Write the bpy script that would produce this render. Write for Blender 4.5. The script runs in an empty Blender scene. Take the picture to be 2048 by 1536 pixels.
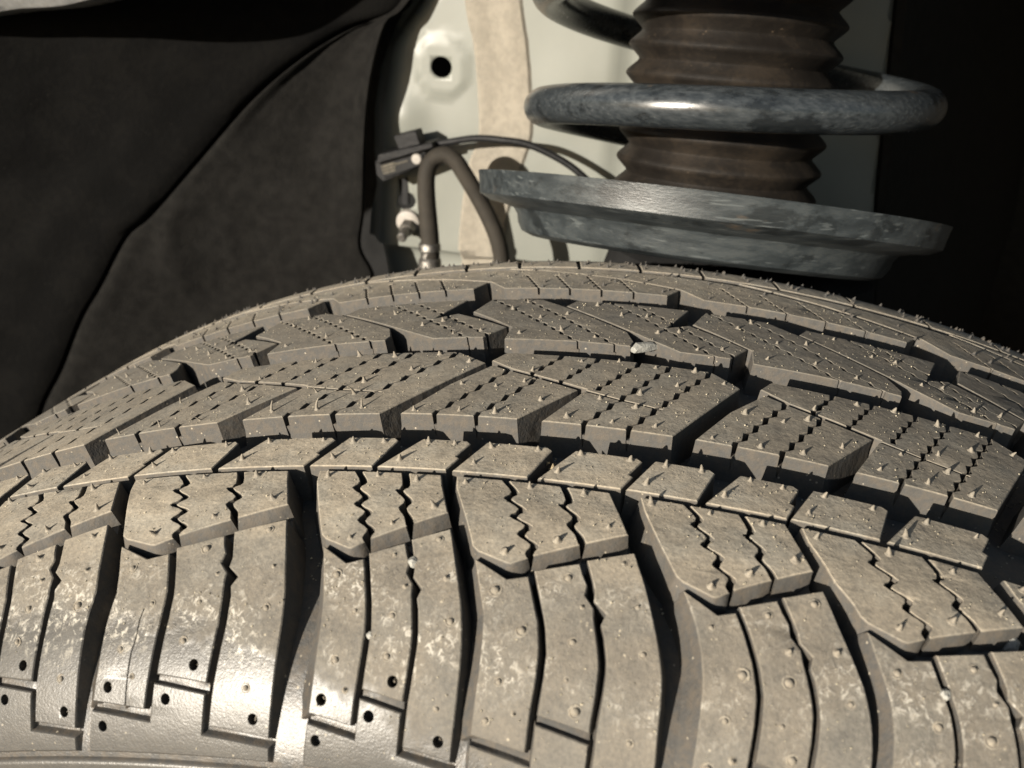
import bpy, bmesh, math, random
from mathutils import Vector, Matrix, geometry, noise

random.seed(7)
S = bpy.context.scene
COL = S.collection

# ------------------------------------------------------------------ camera, world, sun, exposure
CAM = {'C': [0.0, -0.18287, 0.41756], 'right': [0.974644, 0.217876, 0.050986], 'up': [-0.139212, 0.412026, 0.900475], 'fwd': [-0.175184, 0.88474, -0.431909]}
cd = bpy.data.cameras.new('camera'); co = bpy.data.objects.new('camera', cd); COL.objects.link(co)
r_, u_, f_ = (Vector(CAM[k]) for k in ('right', 'up', 'fwd'))
m = Matrix((r_, u_, -f_)).transposed().to_4x4(); m.translation = Vector(CAM['C'])
co.matrix_world = m
cd.sensor_width = 36; cd.lens = 31.386
cd.clip_start = .005; cd.clip_end = 2000
cd.dof.use_dof = True; cd.dof.focus_distance = .18; cd.dof.aperture_fstop = 30
S.camera = co

SUN = Vector((-.47, -.855, .218)).normalized()
world = bpy.data.worlds.new('World'); S.world = world; world.use_nodes = True
nt = world.node_tree
sky = nt.nodes.new('ShaderNodeTexSky'); sky.sky_type = 'NISHITA'; sky.sun_disc = False
sky.sun_elevation = math.asin(SUN.z); sky.sun_rotation = math.atan2(SUN.x, SUN.y)
nt.links.new(sky.outputs[0], nt.nodes['Background'].inputs[0]); nt.nodes['Background'].inputs[1].default_value = .05
sd = bpy.data.lights.new('sun', 'SUN'); so = bpy.data.objects.new('sun', sd); COL.objects.link(so)
sd.energy = 5; sd.angle = math.radians(.55); sd.color = (1, .92, .80)
so.rotation_euler = SUN.to_track_quat('Z', 'Y').to_euler()
S.view_settings.view_transform = 'Standard'; S.view_settings.look = 'None'
S.view_settings.exposure = 1.05; S.view_settings.gamma = 1
S.cycles.max_bounces = 6

# ------------------------------------------------------------------ measured tyre data (milliradians round the axle, mm across the tread)
SG = [-56.0, -60.0, -64.0, -68.0, -72.0, -76.0, -80.0, -84.0, -88.0, -92.0, -96.0, -100.0, -104.0, -108.0, -112.0]
LT = [[-300.1, -293.8, -287.5, -282.0, -276.6, -272.5, -269.4, -266.7, -268.2, -268.4, -268.9, -269.8, -271.4, -273.5, -273.9], [-193.5, -188.5, -182.7, -177.4, -173.2, -168.9, -165.4, -162.2, -160.9, -160.9, -161.1, -161.6, -162.5, -163.5, -163.9], [-108.6, -104.5, -99.5, -94.5, -89.6, -85.2, -80.9, -77.1, -74.7, -73.6, -73.3, -73.4, -73.7, -73.8, -73.8], [-23.4, -18.7, -13.9, -9.1, -4.3, 0.8, 5.1, 9.2, 12.6, 13.8, 14.3, 15.2, 15.2, 15.2, 15.2], [60.0, 64.2, 68.4, 73.0, 77.9, 82.7, 88.6, 94.5, 98.2, 100.1, 100.7, 100.7, 100.7, 100.7, 100.7]]
RT = [[-288.6, -284.1, -277.8, -271.5, -265.7, -261.1, -256.6, -253.9, -255.3, -256.1, -257.2, -259.2, -261.8, -264.9, -265.5], [-174.6, -171.4, -165.9, -160.4, -154.8, -149.0, -145.5, -142.5, -141.0, -141.0, -141.3, -142.1, -143.6, -144.9, -145.2], [-99.7, -96.7, -91.1, -85.4, -80.0, -75.2, -70.9, -66.5, -65.1, -64.5, -64.8, -64.9, -65.4, -65.6, -65.6], [-7.6, -4.4, -0.0, 5.3, 11.6, 18.3, 23.9, 27.7, 30.1, 30.7, 30.9, 30.8, 30.8, 30.8, 30.8], [68.4, 71.2, 76.5, 81.2, 90.4, 95.3, 99.7, 104.9, 107.6, 108.8, 108.9, 108.9, 108.9, 108.9, 108.9]]
SHL = [-20.0, -15.1, -9.9, -4.8, 0.0, 4.5, 8.8, 12.7, 14.5, 15.4, 15.5, 15.4, 14.8, 14.2, 14.0]
SHR = [-20.7, -17.4, -12.0, -6.5, 0.0, 5.4, 9.8, 13.6, 15.0, 15.3, 15.0, 14.4, 13.5, 12.6, 12.4]
TPL = {'U': [(-0.02, -57.34), (0.991, -56.72), (1.001, -66.77), (0.719, -69.89), (0.394, -73.32), (0.214, -75.43), (0.19, -75.42), (0.027, -73.95), (0.002, -73.14)], 'z1': [(0.303, -56.34), (0.36, -59.85), (0.295, -61.83), (0.368, -64.24), (0.291, -66.28), (0.373, -67.94), (0.305, -69.97), (0.374, -71.66), (0.325, -73.43), (0.349, -75.67)], 'z2': [(0.657, -56.47), (0.704, -60.4), (0.643, -61.99), (0.705, -64.61), (0.647, -66.59), (0.679, -68.51), (0.683, -70.35), (0.694, -72.53)], 'La': [(0.006, -75.47), (0.171, -78.21), (0.307, -77.26), (0.315, -78.51), (0.315, -81.9), (0.32, -85.07), (0.323, -88.51), (0.307, -98.23), (0.301, -101.62), (0.004, -100.59)], 'Lb': [(0.356, -76.2), (0.639, -73.92), (0.64, -75.14), (0.645, -77.07), (0.613, -79.38), (0.681, -81.19), (0.641, -82.38), (0.651, -84.76), (0.658, -88.67), (0.639, -93.94), (0.642, -97.38), (0.357, -96.36), (0.358, -91.11), (0.37, -88.78), (0.367, -85.35), (0.359, -80.02)], 'Lc': [(0.71, -73.09), (1.001, -70.37), (1.009, -104.96), (0.677, -103.82), (0.663, -98.02), (0.684, -91.23), (0.693, -86.82), (0.708, -81.28), (0.737, -80.68), (0.688, -76.98)], 'K': [(-0.003, -102.25), (0.349, -103.83), (0.349, -97.86), (0.639, -99.21), (0.644, -105.3), (1.0, -106.46)], 'nubU': [(0.07, -58.13), (0.481, -57.93), (0.81, -58.3), (0.9, -65.72), (0.557, -69.95), (0.208, -73.48)], 'nubL': [(0.092, -80.08), (0.543, -76.42), (0.906, -72.99), (0.235, -85.68), (0.531, -85.75), (0.908, -85.85), (0.115, -92.3)], 'dim': [(0.077, -98.56), (0.558, -94.92), (0.911, -102.34), (0.073, -104.58), (0.423, -100.15)]}
SMALL = [[(-384.0, -42.9), (-347.7, -43.5), (-348.2, -53.7), (-384.3, -53.5)], [(-331.4, -44.1), (-291.4, -44.4), (-299.3, -54.4), (-342.9, -53.6)], [(-285.2, -44.4), (-240.4, -44.5), (-242.3, -54.8), (-292.7, -54.0)], [(-223.0, -44.5), (-179.5, -45.0), (-188.3, -54.6), (-237.3, -55.0)], [(-171.2, -45.0), (-142.0, -45.0), (-147.3, -55.4), (-182.0, -54.6)], [(-128.2, -45.2), (-101.2, -45.1), (-109.3, -54.9), (-143.6, -55.3)], [(-92.1, -45.2), (-57.0, -45.1), (-64.5, -54.9), (-102.9, -55.1)], [(-44.3, -45.3), (-9.9, -45.2), (-19.9, -54.5), (-58.5, -54.8)], [(-2.8, -45.1), (27.1, -45.0), (19.4, -54.8), (-14.5, -54.0)], [(40.2, -45.3), (68.8, -44.8), (59.6, -54.2), (24.1, -54.6)], [(76.7, -45.0), (112.5, -44.5), (105.1, -54.0), (64.3, -53.9)], [(126.6, -44.4), (161.3, -44.9), (149.8, -54.0), (109.1, -54.1)]]
LA = [[[-0.1515, 0.2808, 0.4093], [-0.1455, 0.2638, 0.4096], [-0.1692, 0.2524, 0.4101], [-0.1925, 0.2425, 0.4113], [-0.2151, 0.2326, 0.4131], [-0.2368, 0.2227, 0.4155], [-0.2576, 0.2128, 0.4185], [-0.2775, 0.2029, 0.422], [-0.2962, 0.193, 0.426], [-0.3139, 0.1831, 0.4305], [-0.3303, 0.1732, 0.4353]], [[-0.1608, 0.2772, 0.3906], [-0.1543, 0.2602, 0.3917], [-0.1783, 0.2488, 0.3924], [-0.2019, 0.2389, 0.3938], [-0.2247, 0.229, 0.3959], [-0.2466, 0.2191, 0.3986], [-0.2676, 0.2092, 0.4019], [-0.2876, 0.1993, 0.4058], [-0.3066, 0.1894, 0.4101], [-0.3243, 0.1796, 0.4149], [-0.3408, 0.1697, 0.4202]], [[-0.184, 0.2683, 0.3815], [-0.1766, 0.2513, 0.3828], [-0.2001, 0.2399, 0.3838], [-0.2234, 0.23, 0.3853], [-0.2458, 0.2201, 0.3875], [-0.2673, 0.2102, 0.3903], [-0.2878, 0.2003, 0.3938], [-0.3073, 0.1904, 0.3977], [-0.3256, 0.1805, 0.4022], [-0.3427, 0.1706, 0.4072], [-0.3586, 0.1608, 0.4126]], [[-0.2076, 0.2594, 0.3663], [-0.1991, 0.2424, 0.3683], [-0.2224, 0.231, 0.3695], [-0.2455, 0.2211, 0.3712], [-0.2676, 0.2112, 0.3736], [-0.2888, 0.2013, 0.3767], [-0.309, 0.1914, 0.3804], [-0.3281, 0.1815, 0.3846], [-0.346, 0.1716, 0.3894], [-0.3625, 0.1617, 0.3947], [-0.3778, 0.1518, 0.4003]], [[-0.2321, 0.2505, 0.3449], [-0.2224, 0.2335, 0.3478], [-0.2457, 0.2221, 0.3492], [-0.2687, 0.2122, 0.3512], [-0.2907, 0.2023, 0.354], [-0.3118, 0.1924, 0.3574], [-0.3318, 0.1825, 0.3614], [-0.3506, 0.1726, 0.3661], [-0.3681, 0.1627, 0.3713], [-0.3843, 0.1528, 0.377], [-0.399, 0.1429, 0.3831]], [[-0.2582, 0.2416, 0.315], [-0.2473, 0.2246, 0.3192], [-0.2706, 0.2132, 0.3211], [-0.2938, 0.2033, 0.3235], [-0.316, 0.1934, 0.3267], [-0.3371, 0.1835, 0.3306], [-0.3571, 0.1736, 0.3352], [-0.3758, 0.1637, 0.3404], [-0.3932, 0.1538, 0.3462], [-0.4091, 0.1439, 0.3526], [-0.4234, 0.134, 0.3594]], [[-0.2856, 0.2327, 0.2838], [-0.2734, 0.2157, 0.2893], [-0.2969, 0.2043, 0.2917], [-0.3203, 0.1944, 0.2945], [-0.3427, 0.1845, 0.2982], [-0.3639, 0.1746, 0.3026], [-0.3838, 0.1647, 0.3077], [-0.4025, 0.1548, 0.3136], [-0.4196, 0.1449, 0.3201], [-0.4352, 0.135, 0.3272], [-0.4492, 0.1251, 0.3347]], [[-0.2994, 0.2283, 0.2711], [-0.2865, 0.2113, 0.2772], [-0.31, 0.1998, 0.2799], [-0.3334, 0.1899, 0.2828], [-0.3557, 0.18, 0.2867], [-0.3769, 0.1702, 0.2913], [-0.3968, 0.1603, 0.2967], [-0.4153, 0.1504, 0.3028], [-0.4323, 0.1405, 0.3096], [-0.4476, 0.1306, 0.3169], [-0.4613, 0.1207, 0.3248]], [[-0.3159, 0.2238, 0.2436], [-0.3021, 0.2068, 0.251], [-0.3261, 0.1954, 0.254], [-0.3499, 0.1855, 0.2573], [-0.3727, 0.1756, 0.2615], [-0.3942, 0.1657, 0.2666], [-0.4144, 0.1558, 0.2725], [-0.4331, 0.1459, 0.2792], [-0.4502, 0.136, 0.2865], [-0.4657, 0.1261, 0.2945], [-0.4795, 0.1162, 0.3031]], [[-0.3295, 0.2202, 0.2225], [-0.315, 0.2032, 0.2308], [-0.3392, 0.1918, 0.2341], [-0.3634, 0.1819, 0.2377], [-0.3865, 0.172, 0.2422], [-0.4082, 0.1621, 0.2476], [-0.4286, 0.1522, 0.2539], [-0.4475, 0.1424, 0.261], [-0.4648, 0.1325, 0.2689], [-0.4803, 0.1226, 0.2774], [-0.494, 0.1127, 0.2865]], [[-0.3454, 0.2167, 0.1909], [-0.3301, 0.1997, 0.2006], [-0.355, 0.1883, 0.2044], [-0.3798, 0.1784, 0.2083], [-0.4035, 0.1685, 0.2132], [-0.4258, 0.1586, 0.2192], [-0.4467, 0.1487, 0.226], [-0.466, 0.1388, 0.2337], [-0.4836, 0.1289, 0.2423], [-0.4994, 0.119, 0.2515], [-0.5133, 0.1091, 0.2615]], [[-0.3591, 0.2136, 0.1677], [-0.343, 0.1966, 0.1785], [-0.3683, 0.1851, 0.1825], [-0.3936, 0.1752, 0.1867], [-0.4177, 0.1654, 0.192], [-0.4404, 0.1555, 0.1983], [-0.4616, 0.1456, 0.2056], [-0.4811, 0.1357, 0.2137], [-0.499, 0.1258, 0.2228], [-0.5149, 0.1159, 0.2326], [-0.5288, 0.106, 0.2431]], [[-0.3722, 0.2113, 0.1364], [-0.3554, 0.1943, 0.1486], [-0.3815, 0.1829, 0.153], [-0.4075, 0.173, 0.1575], [-0.4323, 0.1631, 0.1632], [-0.4557, 0.1532, 0.1699], [-0.4775, 0.1433, 0.1777], [-0.4977, 0.1334, 0.1865], [-0.516, 0.1236, 0.1962], [-0.5323, 0.1137, 0.2068], [-0.5466, 0.1038, 0.2181]]]
LB = [[[-0.1721, 0.2998, 0.4101], [-0.1504, 0.2868, 0.4087], [-0.1438, 0.2663, 0.4091], [-0.1429, 0.2655, 0.4089], [-0.1425, 0.2656, 0.409], [-0.1421, 0.2658, 0.4091], [-0.1417, 0.266, 0.4092], [-0.141, 0.2651, 0.4093], [-0.1397, 0.2623, 0.4094], [-0.1377, 0.2574, 0.4096], [-0.1352, 0.2506, 0.4098], [-0.1387, 0.2626, 0.4096], [-0.148, 0.2646, 0.4091]], [[-0.182, 0.2962, 0.3906], [-0.1597, 0.2832, 0.3898], [-0.1526, 0.2627, 0.391], [-0.1521, 0.2617, 0.3909], [-0.1522, 0.2617, 0.3911], [-0.1523, 0.2617, 0.3912], [-0.1524, 0.2616, 0.3913], [-0.1521, 0.2606, 0.3914], [-0.1512, 0.2576, 0.3917], [-0.1496, 0.2525, 0.3921], [-0.1472, 0.2455, 0.3926], [-0.1511, 0.2575, 0.392], [-0.1607, 0.2595, 0.3913]], [[-0.2065, 0.2873, 0.3809], [-0.1832, 0.2743, 0.3805], [-0.175, 0.2538, 0.3821], [-0.1727, 0.2536, 0.3823], [-0.1709, 0.2542, 0.3827], [-0.1692, 0.2549, 0.383], [-0.1675, 0.2556, 0.3833], [-0.1654, 0.2553, 0.3837], [-0.1625, 0.253, 0.3843], [-0.159, 0.2487, 0.385], [-0.1548, 0.2424, 0.3858], [-0.1589, 0.2544, 0.3849], [-0.1685, 0.2564, 0.3842]], [[-0.2315, 0.2784, 0.3651], [-0.2072, 0.2654, 0.3651], [-0.1977, 0.2449, 0.3675], [-0.1933, 0.2455, 0.3669], [-0.1895, 0.247, 0.3664], [-0.1858, 0.2485, 0.3659], [-0.182, 0.25, 0.3653], [-0.1778, 0.2505, 0.3649], [-0.1728, 0.249, 0.3648], [-0.1671, 0.2456, 0.3648], [-0.1607, 0.2401, 0.3652], [-0.165, 0.2521, 0.3637], [-0.1749, 0.2541, 0.3628]], [[-0.2575, 0.2695, 0.3425], [-0.232, 0.2565, 0.3434], [-0.2211, 0.236, 0.3468], [-0.2142, 0.2376, 0.3464], [-0.2079, 0.2401, 0.3461], [-0.2017, 0.2426, 0.3457], [-0.1954, 0.2451, 0.3454], [-0.1885, 0.2466, 0.3452], [-0.1809, 0.2461, 0.3453], [-0.1725, 0.2436, 0.3458], [-0.1635, 0.2391, 0.3467], [-0.1678, 0.2511, 0.3447], [-0.1779, 0.2531, 0.3436]], [[-0.2855, 0.2606, 0.3111], [-0.2584, 0.2476, 0.3131], [-0.2461, 0.2271, 0.3181], [-0.2362, 0.2297, 0.3188], [-0.2271, 0.2333, 0.3195], [-0.2179, 0.2368, 0.3203], [-0.2087, 0.2404, 0.321], [-0.199, 0.243, 0.322], [-0.1883, 0.2435, 0.3234], [-0.177, 0.2421, 0.3252], [-0.165, 0.2386, 0.3275], [-0.1694, 0.2506, 0.3249], [-0.1797, 0.2526, 0.3236]], [[-0.3151, 0.2517, 0.2782], [-0.2862, 0.2387, 0.2814], [-0.2723, 0.2182, 0.288], [-0.2593, 0.2219, 0.29], [-0.247, 0.2266, 0.2918], [-0.2348, 0.2312, 0.2937], [-0.2224, 0.2359, 0.2956], [-0.2094, 0.2395, 0.2978], [-0.1956, 0.2412, 0.3006], [-0.181, 0.2408, 0.3038], [-0.1659, 0.2385, 0.3076], [-0.1703, 0.2505, 0.3045], [-0.1808, 0.2525, 0.3029]], [[-0.3299, 0.2473, 0.2648], [-0.3002, 0.2343, 0.2685], [-0.2855, 0.2138, 0.2759], [-0.2709, 0.218, 0.2777], [-0.2572, 0.2232, 0.2794], [-0.2434, 0.2284, 0.2811], [-0.2296, 0.2335, 0.2828], [-0.215, 0.2377, 0.2849], [-0.1996, 0.2399, 0.2876], [-0.1834, 0.2401, 0.2909], [-0.1667, 0.2383, 0.2947], [-0.1711, 0.2503, 0.2912], [-0.1817, 0.2523, 0.2896]], [[-0.3478, 0.2428, 0.2358], [-0.3169, 0.2298, 0.2406], [-0.3012, 0.2093, 0.2494], [-0.2848, 0.214, 0.2523], [-0.2694, 0.2197, 0.2551], [-0.2538, 0.2254, 0.2579], [-0.2382, 0.231, 0.2607], [-0.222, 0.2357, 0.2639], [-0.2048, 0.2384, 0.2678], [-0.1869, 0.2391, 0.2724], [-0.1685, 0.2378, 0.2775], [-0.173, 0.2498, 0.2736], [-0.1838, 0.2518, 0.2717]], [[-0.3625, 0.2392, 0.2134], [-0.3306, 0.2262, 0.2192], [-0.3141, 0.2057, 0.2291], [-0.2954, 0.2112, 0.2323], [-0.2776, 0.2176, 0.2353], [-0.2597, 0.224, 0.2383], [-0.2417, 0.2304, 0.2414], [-0.2231, 0.2358, 0.2449], [-0.2035, 0.2392, 0.2491], [-0.1832, 0.2407, 0.2542], [-0.1626, 0.2401, 0.2598], [-0.1669, 0.2521, 0.2554], [-0.1778, 0.2541, 0.2534]], [[-0.38, 0.2357, 0.1801], [-0.3468, 0.2227, 0.1871], [-0.3292, 0.2022, 0.1987], [-0.3099, 0.2076, 0.2029], [-0.2916, 0.214, 0.2067], [-0.2731, 0.2204, 0.2106], [-0.2547, 0.2268, 0.2144], [-0.2355, 0.2322, 0.2188], [-0.2154, 0.2356, 0.2241], [-0.1947, 0.2369, 0.2302], [-0.1735, 0.2363, 0.2371], [-0.1782, 0.2483, 0.232], [-0.1894, 0.2503, 0.2297]], [[-0.3948, 0.2326, 0.1555], [-0.3606, 0.2196, 0.1635], [-0.3422, 0.1991, 0.1765], [-0.3239, 0.204, 0.1803], [-0.3066, 0.2099, 0.1839], [-0.2893, 0.2158, 0.1875], [-0.2719, 0.2217, 0.191], [-0.2539, 0.2265, 0.1952], [-0.2348, 0.2294, 0.2004], [-0.2149, 0.2303, 0.2065], [-0.1944, 0.2292, 0.2135], [-0.1998, 0.2412, 0.2076], [-0.2114, 0.2432, 0.205]], [[-0.4093, 0.2303, 0.1224], [-0.3738, 0.2173, 0.1317], [-0.3546, 0.1968, 0.1464], [-0.3356, 0.2018, 0.15], [-0.3177, 0.2078, 0.1533], [-0.2997, 0.2137, 0.1566], [-0.2817, 0.2197, 0.1599], [-0.263, 0.2246, 0.1639], [-0.2431, 0.2275, 0.1691], [-0.2224, 0.2285, 0.1753], [-0.2012, 0.2274, 0.1826], [-0.2068, 0.2394, 0.1757], [-0.2187, 0.2414, 0.1728]]]
PANEL = [(-0.06, 0.62), (-0.124, 0.4511), (-0.1461, 0.4092), (-0.1536, 0.3967), (-0.1619, 0.3816), (-0.1695, 0.3624), (-0.1735, 0.3402), (-0.1739, 0.3199), (-0.1721, 0.3017), (-0.1761, 0.285), (-0.1776, 0.2698), (-0.1742, 0.2679), (-0.1707, 0.2666), (-0.168, 0.2578), (-0.1661, 0.2285), (0.0368, 0.2393), (0.0913, 0.2635), (0.0809, 0.3227), (0.0755, 0.3677), (0.0705, 0.4088), (0.0673, 0.4575), (0.05, 0.62)]
KEY = [(-0.1548, 0.3095), (-0.1495, 0.3106), (-0.149, 0.303), (-0.1468, 0.302), (-0.1453, 0.2997), (-0.1451, 0.2983), (-0.1463, 0.2955), (-0.1489, 0.2936), (-0.152, 0.2933), (-0.1545, 0.2947), (-0.1556, 0.2972), (-0.1549, 0.3001), (-0.1537, 0.302)]
STRIP = [(-0.1287, 0.451), (-0.1218, 0.3975), (-0.1169, 0.3778), (-0.1142, 0.3571), (-0.113, 0.3356), (-0.1177, 0.3201), (-0.121, 0.2937), (-0.1224, 0.2634), (-0.1237, 0.2342)], [(-0.0999, 0.4519), (-0.0927, 0.3992), (-0.0887, 0.3797), (-0.0859, 0.3594), (-0.0841, 0.3381), (-0.0878, 0.323), (-0.0942, 0.2966), (-0.0959, 0.2666), (-0.0968, 0.2379)]

# ------------------------------------------------------------------ materials
def mat(name):
    M = bpy.data.materials.new(name); M.use_nodes = True
    return M, M.node_tree, M.node_tree.nodes['Principled BSDF']
class NT:
    def __init__(s, t): s.t = t
    def n(s, typ, **kw):
        x = s.t.nodes.new('ShaderNode' + typ)
        for k, v in kw.items(): setattr(x, k, v)
        return x
    def l(s, a, b): s.t.links.new(a, b)
    def val(s, sock, v):
        if hasattr(v, 'is_output'): s.l(v, sock)
        else: sock.default_value = v
    def math(s, op, a, b=0., clamp=False):
        x = s.n('Math', operation=op, use_clamp=clamp); s.val(x.inputs[0], a); s.val(x.inputs[1], b); return x.outputs[0]
    def ramp(s, v, a, b, lo=0., hi=1.):
        x = s.n('MapRange', interpolation_type='SMOOTHSTEP'); s.val(x.inputs[0], v); s.val(x.inputs[1], a); s.val(x.inputs[2], b)
        x.inputs[3].default_value = lo; x.inputs[4].default_value = hi; return x.outputs[0]
    def mix(s, f, a, b):
        x = s.n('Mix', data_type='RGBA'); s.val(x.inputs[0], f)
        for q, v in ((6, a), (7, b)):
            if hasattr(v, 'is_output'): s.l(v, x.inputs[q])
            else: x.inputs[q].default_value = (*v, 1)
        return x.outputs[2]
    def noise(s, vec, scale, detail=3, rough=.55, dist=0.):
        x = s.n('TexNoise'); s.l(vec, x.inputs['Vector']); x.inputs['Scale'].default_value = scale; x.inputs['Detail'].default_value = detail
        x.inputs['Roughness'].default_value = rough; x.inputs['Distortion'].default_value = dist; return x.outputs['Fac']
    def vor(s, vec, scale, feat='F1', rnd=1.):
        x = s.n('TexVoronoi', feature=feat); s.l(vec, x.inputs['Vector']); x.inputs['Scale'].default_value = scale; x.inputs['Randomness'].default_value = rnd; return x
    def map(s, vec, sc, rot=(0, 0, 0)):
        x = s.n('Mapping'); s.l(vec, x.inputs[0]); x.inputs['Scale'].default_value = sc; x.inputs['Rotation'].default_value = rot; return x.outputs[0]
    def bump(s, h, dist, strength=1., nrm=None):
        x = s.n('Bump'); s.val(x.inputs['Height'], h); x.inputs['Distance'].default_value = dist; x.inputs['Strength'].default_value = strength
        if nrm is not None: s.l(nrm, x.inputs['Normal'])
        return x.outputs[0]

def rubber():
    M, t, b = mat('dusty_tyre_rubber'); g = NT(t)
    obj = g.n('TexCoord').outputs['Object']
    at = g.n('Attribute', attribute_name='tc'); sp = g.n('SeparateXYZ'); g.l(at.outputs['Vector'], sp.inputs[0])
    th, s, h = sp.outputs
    big = g.noise(obj, 45, 4, .6); mid = g.noise(obj, 260, 4, .6); fine = g.noise(obj, 1500, 3, .6)
    # where the road has wiped the shoulder clean: a worn line across the shoulder
    sb = g.math('SUBTRACT', -87.5, g.math('MULTIPLY', g.math('MAXIMUM', g.math('ADD', th, 215.), 0.), .105))
    sb = g.math('ADD', sb, g.math('MULTIPLY', g.math('SUBTRACT', mid, .5), 13.))
    sb = g.math('ADD', sb, g.math('MULTIPLY', g.math('SUBTRACT', big, .5), 14.))
    dusty = g.ramp(g.math('SUBTRACT', s, sb), -3., 2.5)
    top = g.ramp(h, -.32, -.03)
    wall = g.math('MULTIPLY', g.ramp(g.noise(obj, 600, 4, .65), .36, .66), .55)
    cover = g.math('ADD', .60, g.math('MULTIPLY', g.ramp(big, .25, .75), .36)); cover = g.math('ADD', cover, g.math('MULTIPLY', g.math('SUBTRACT', mid, .5), .75))
    cover = g.math('ADD', cover, g.math('MULTIPLY', g.math('SUBTRACT', fine, .5), 1.1))
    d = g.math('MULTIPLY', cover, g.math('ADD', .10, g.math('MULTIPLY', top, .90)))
    cr = g.n('ValToRGB'); e = cr.color_ramp
    for q, v_ in ((0., .27), (.057, .31), (.103, .36), (.149, .46), (.206, .86), (.28, 1.04), (.34, .98), (.41, .68), (.50, .57), (.60, .43), (.80, .34), (1., .29)):
        el = e.elements.new(q); el.color = (v_, v_, v_, 1)
    e.elements.remove(e.elements[0]); e.elements.remove(e.elements[-1])
    g.l(g.math('DIVIDE', g.math('ADD', s, 105.), 175., clamp=True), cr.inputs[0])   # dust lies thickest on the outer half of the tread
    low = g.math('MULTIPLY', cr.outputs[0], g.math('ADD', .30, g.math('MULTIPLY', dusty, .70)))
    d = g.math('MULTIPLY', d, low, clamp=True)
    tint = g.mix(g.ramp(g.noise(obj, 120, 3), .4, .7), (.385, .330, .250), (.375, .337, .27))
    c = g.mix(d, (.046, .045, .043), tint)
    # brown grit clinging to the walls of the grooves
    c = g.mix(g.math('MULTIPLY', g.math('MULTIPLY', wall, g.math('SUBTRACT', 1., top)), .42), c, (.15, .11, .068))
    # pale scuffs along the shoulder
    band = g.math('MULTIPLY', g.ramp(s, -99., -90.), g.ramp(s, -74., -80.))
    sc = g.noise(g.map(obj, (1, 1, .5), (.5, .3, .6)), 900, 6, .75, .6)
    patch = g.ramp(g.noise(obj, 90, 3, .6), .40, .62)
    scuff = g.math('MULTIPLY', g.math('MULTIPLY', g.math('MULTIPLY', g.ramp(sc, .50, .62), patch), band), top)
    c = g.mix(g.math('MULTIPLY', scuff, .85), c, (.46, .43, .37))
    # grains of quartz
    v = g.vor(obj, 760); gr = g.ramp(v.outputs['Distance'], .20, .10)
    keep = g.ramp(g.noise(obj, 330, 2), .56, .64); gr = g.math('MULTIPLY', gr, keep)
    c = g.mix(g.math('MULTIPLY', gr, .6), c, (.46, .40, .30))
    g.l(c, b.inputs['Base Color'])
    ro = g.math('ADD', .38, g.math('MULTIPLY', dusty, .40)); ro = g.math('ADD', ro, g.math('MULTIPLY', g.math('SUBTRACT', mid, .5), .10))
    ro = g.math('SUBTRACT', ro, g.math('MULTIPLY', scuff, .28)); g.l(ro, b.inputs['Roughness'])
    b.inputs['Specular IOR Level'].default_value = .42
    hgt = g.math('ADD', g.math('MULTIPLY', fine, .5), g.math('MULTIPLY', g.noise(obj, 3200, 2), .5))
    n1 = g.bump(hgt, .00016, .5); n2 = g.bump(g.math('MULTIPLY', g.math('ADD', mid, g.math('MULTIPLY', sc, g.math('MULTIPLY', band, .9))), g.math('ADD', .12, g.math('MULTIPLY', dusty, .88))), .0006, .5, n1)
    g.l(n2, b.inputs['Normal'])
    return M

def simple(name, col, rough=.6, metal=0., var=.35, scale=120, bump=.0003, dust=None, dustamt=.5, spec=.5, coat=0., stretch=None, wear=0., scratch=0.):
    M, t, b = mat(name); g = NT(t); obj = g.n('TexCoord').outputs['Object']
    if stretch: obj = g.map(obj, stretch)
    n = g.noise(obj, scale, 5, .62); f = g.noise(obj, scale * 9, 3, .6)
    dark = tuple(c * (1 - var) for c in col); lite = tuple(min(1, c * (1 + var)) for c in col)
    c = g.mix(g.ramp(n, .3, .7), dark, lite)
    if dust:
        k = g.math('MULTIPLY', g.ramp(g.math('ADD', n, g.math('MULTIPLY', g.math('SUBTRACT', f, .5), .6)), .42, .68), dustamt)
        c = g.mix(k, c, dust)
        v = g.vor(obj, 420); k2 = g.math('MULTIPLY', g.ramp(v.outputs['Distance'], .2, .1), g.ramp(g.noise(obj, 140, 2), .62, .68)); c = g.mix(k2, c, tuple(q * 1.9 for q in dust))
    raw = g.n('TexCoord').outputs['Object']
    if wear:        # bare dark patches and a few rusty spots
        k = g.math('MULTIPLY', g.ramp(g.noise(g.map(raw, (.5, 1, 1)), 75, 6, .68), .54, .63), wear); c = g.mix(k, c, tuple(q * .32 for q in col))
        k = g.math('MULTIPLY', g.ramp(g.noise(g.map(raw, (.6, 1, 1), (1, 2, 0)), 48, 5, .65), .64, .70), .6); c = g.mix(k, c, (.085, .062, .042))
    if scratch:
        k = g.math('MULTIPLY', g.ramp(g.noise(g.map(raw, (.07, .3, 1), (0, .12, 0)), 700, 3, .6), .60, .68), scratch); c = g.mix(k, c, (.095, .105, .105))
    g.l(c, b.inputs['Base Color']); b.inputs['Metallic'].default_value = metal
    g.l(g.math('ADD', rough - .1, g.math('MULTIPLY', n, .2)), b.inputs['Roughness'])
    b.inputs['Specular IOR Level'].default_value = spec; b.inputs['Coat Weight'].default_value = coat
    g.l(g.bump(g.math('ADD', f, n), bump, .6), b.inputs['Normal'])
    return M

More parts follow.
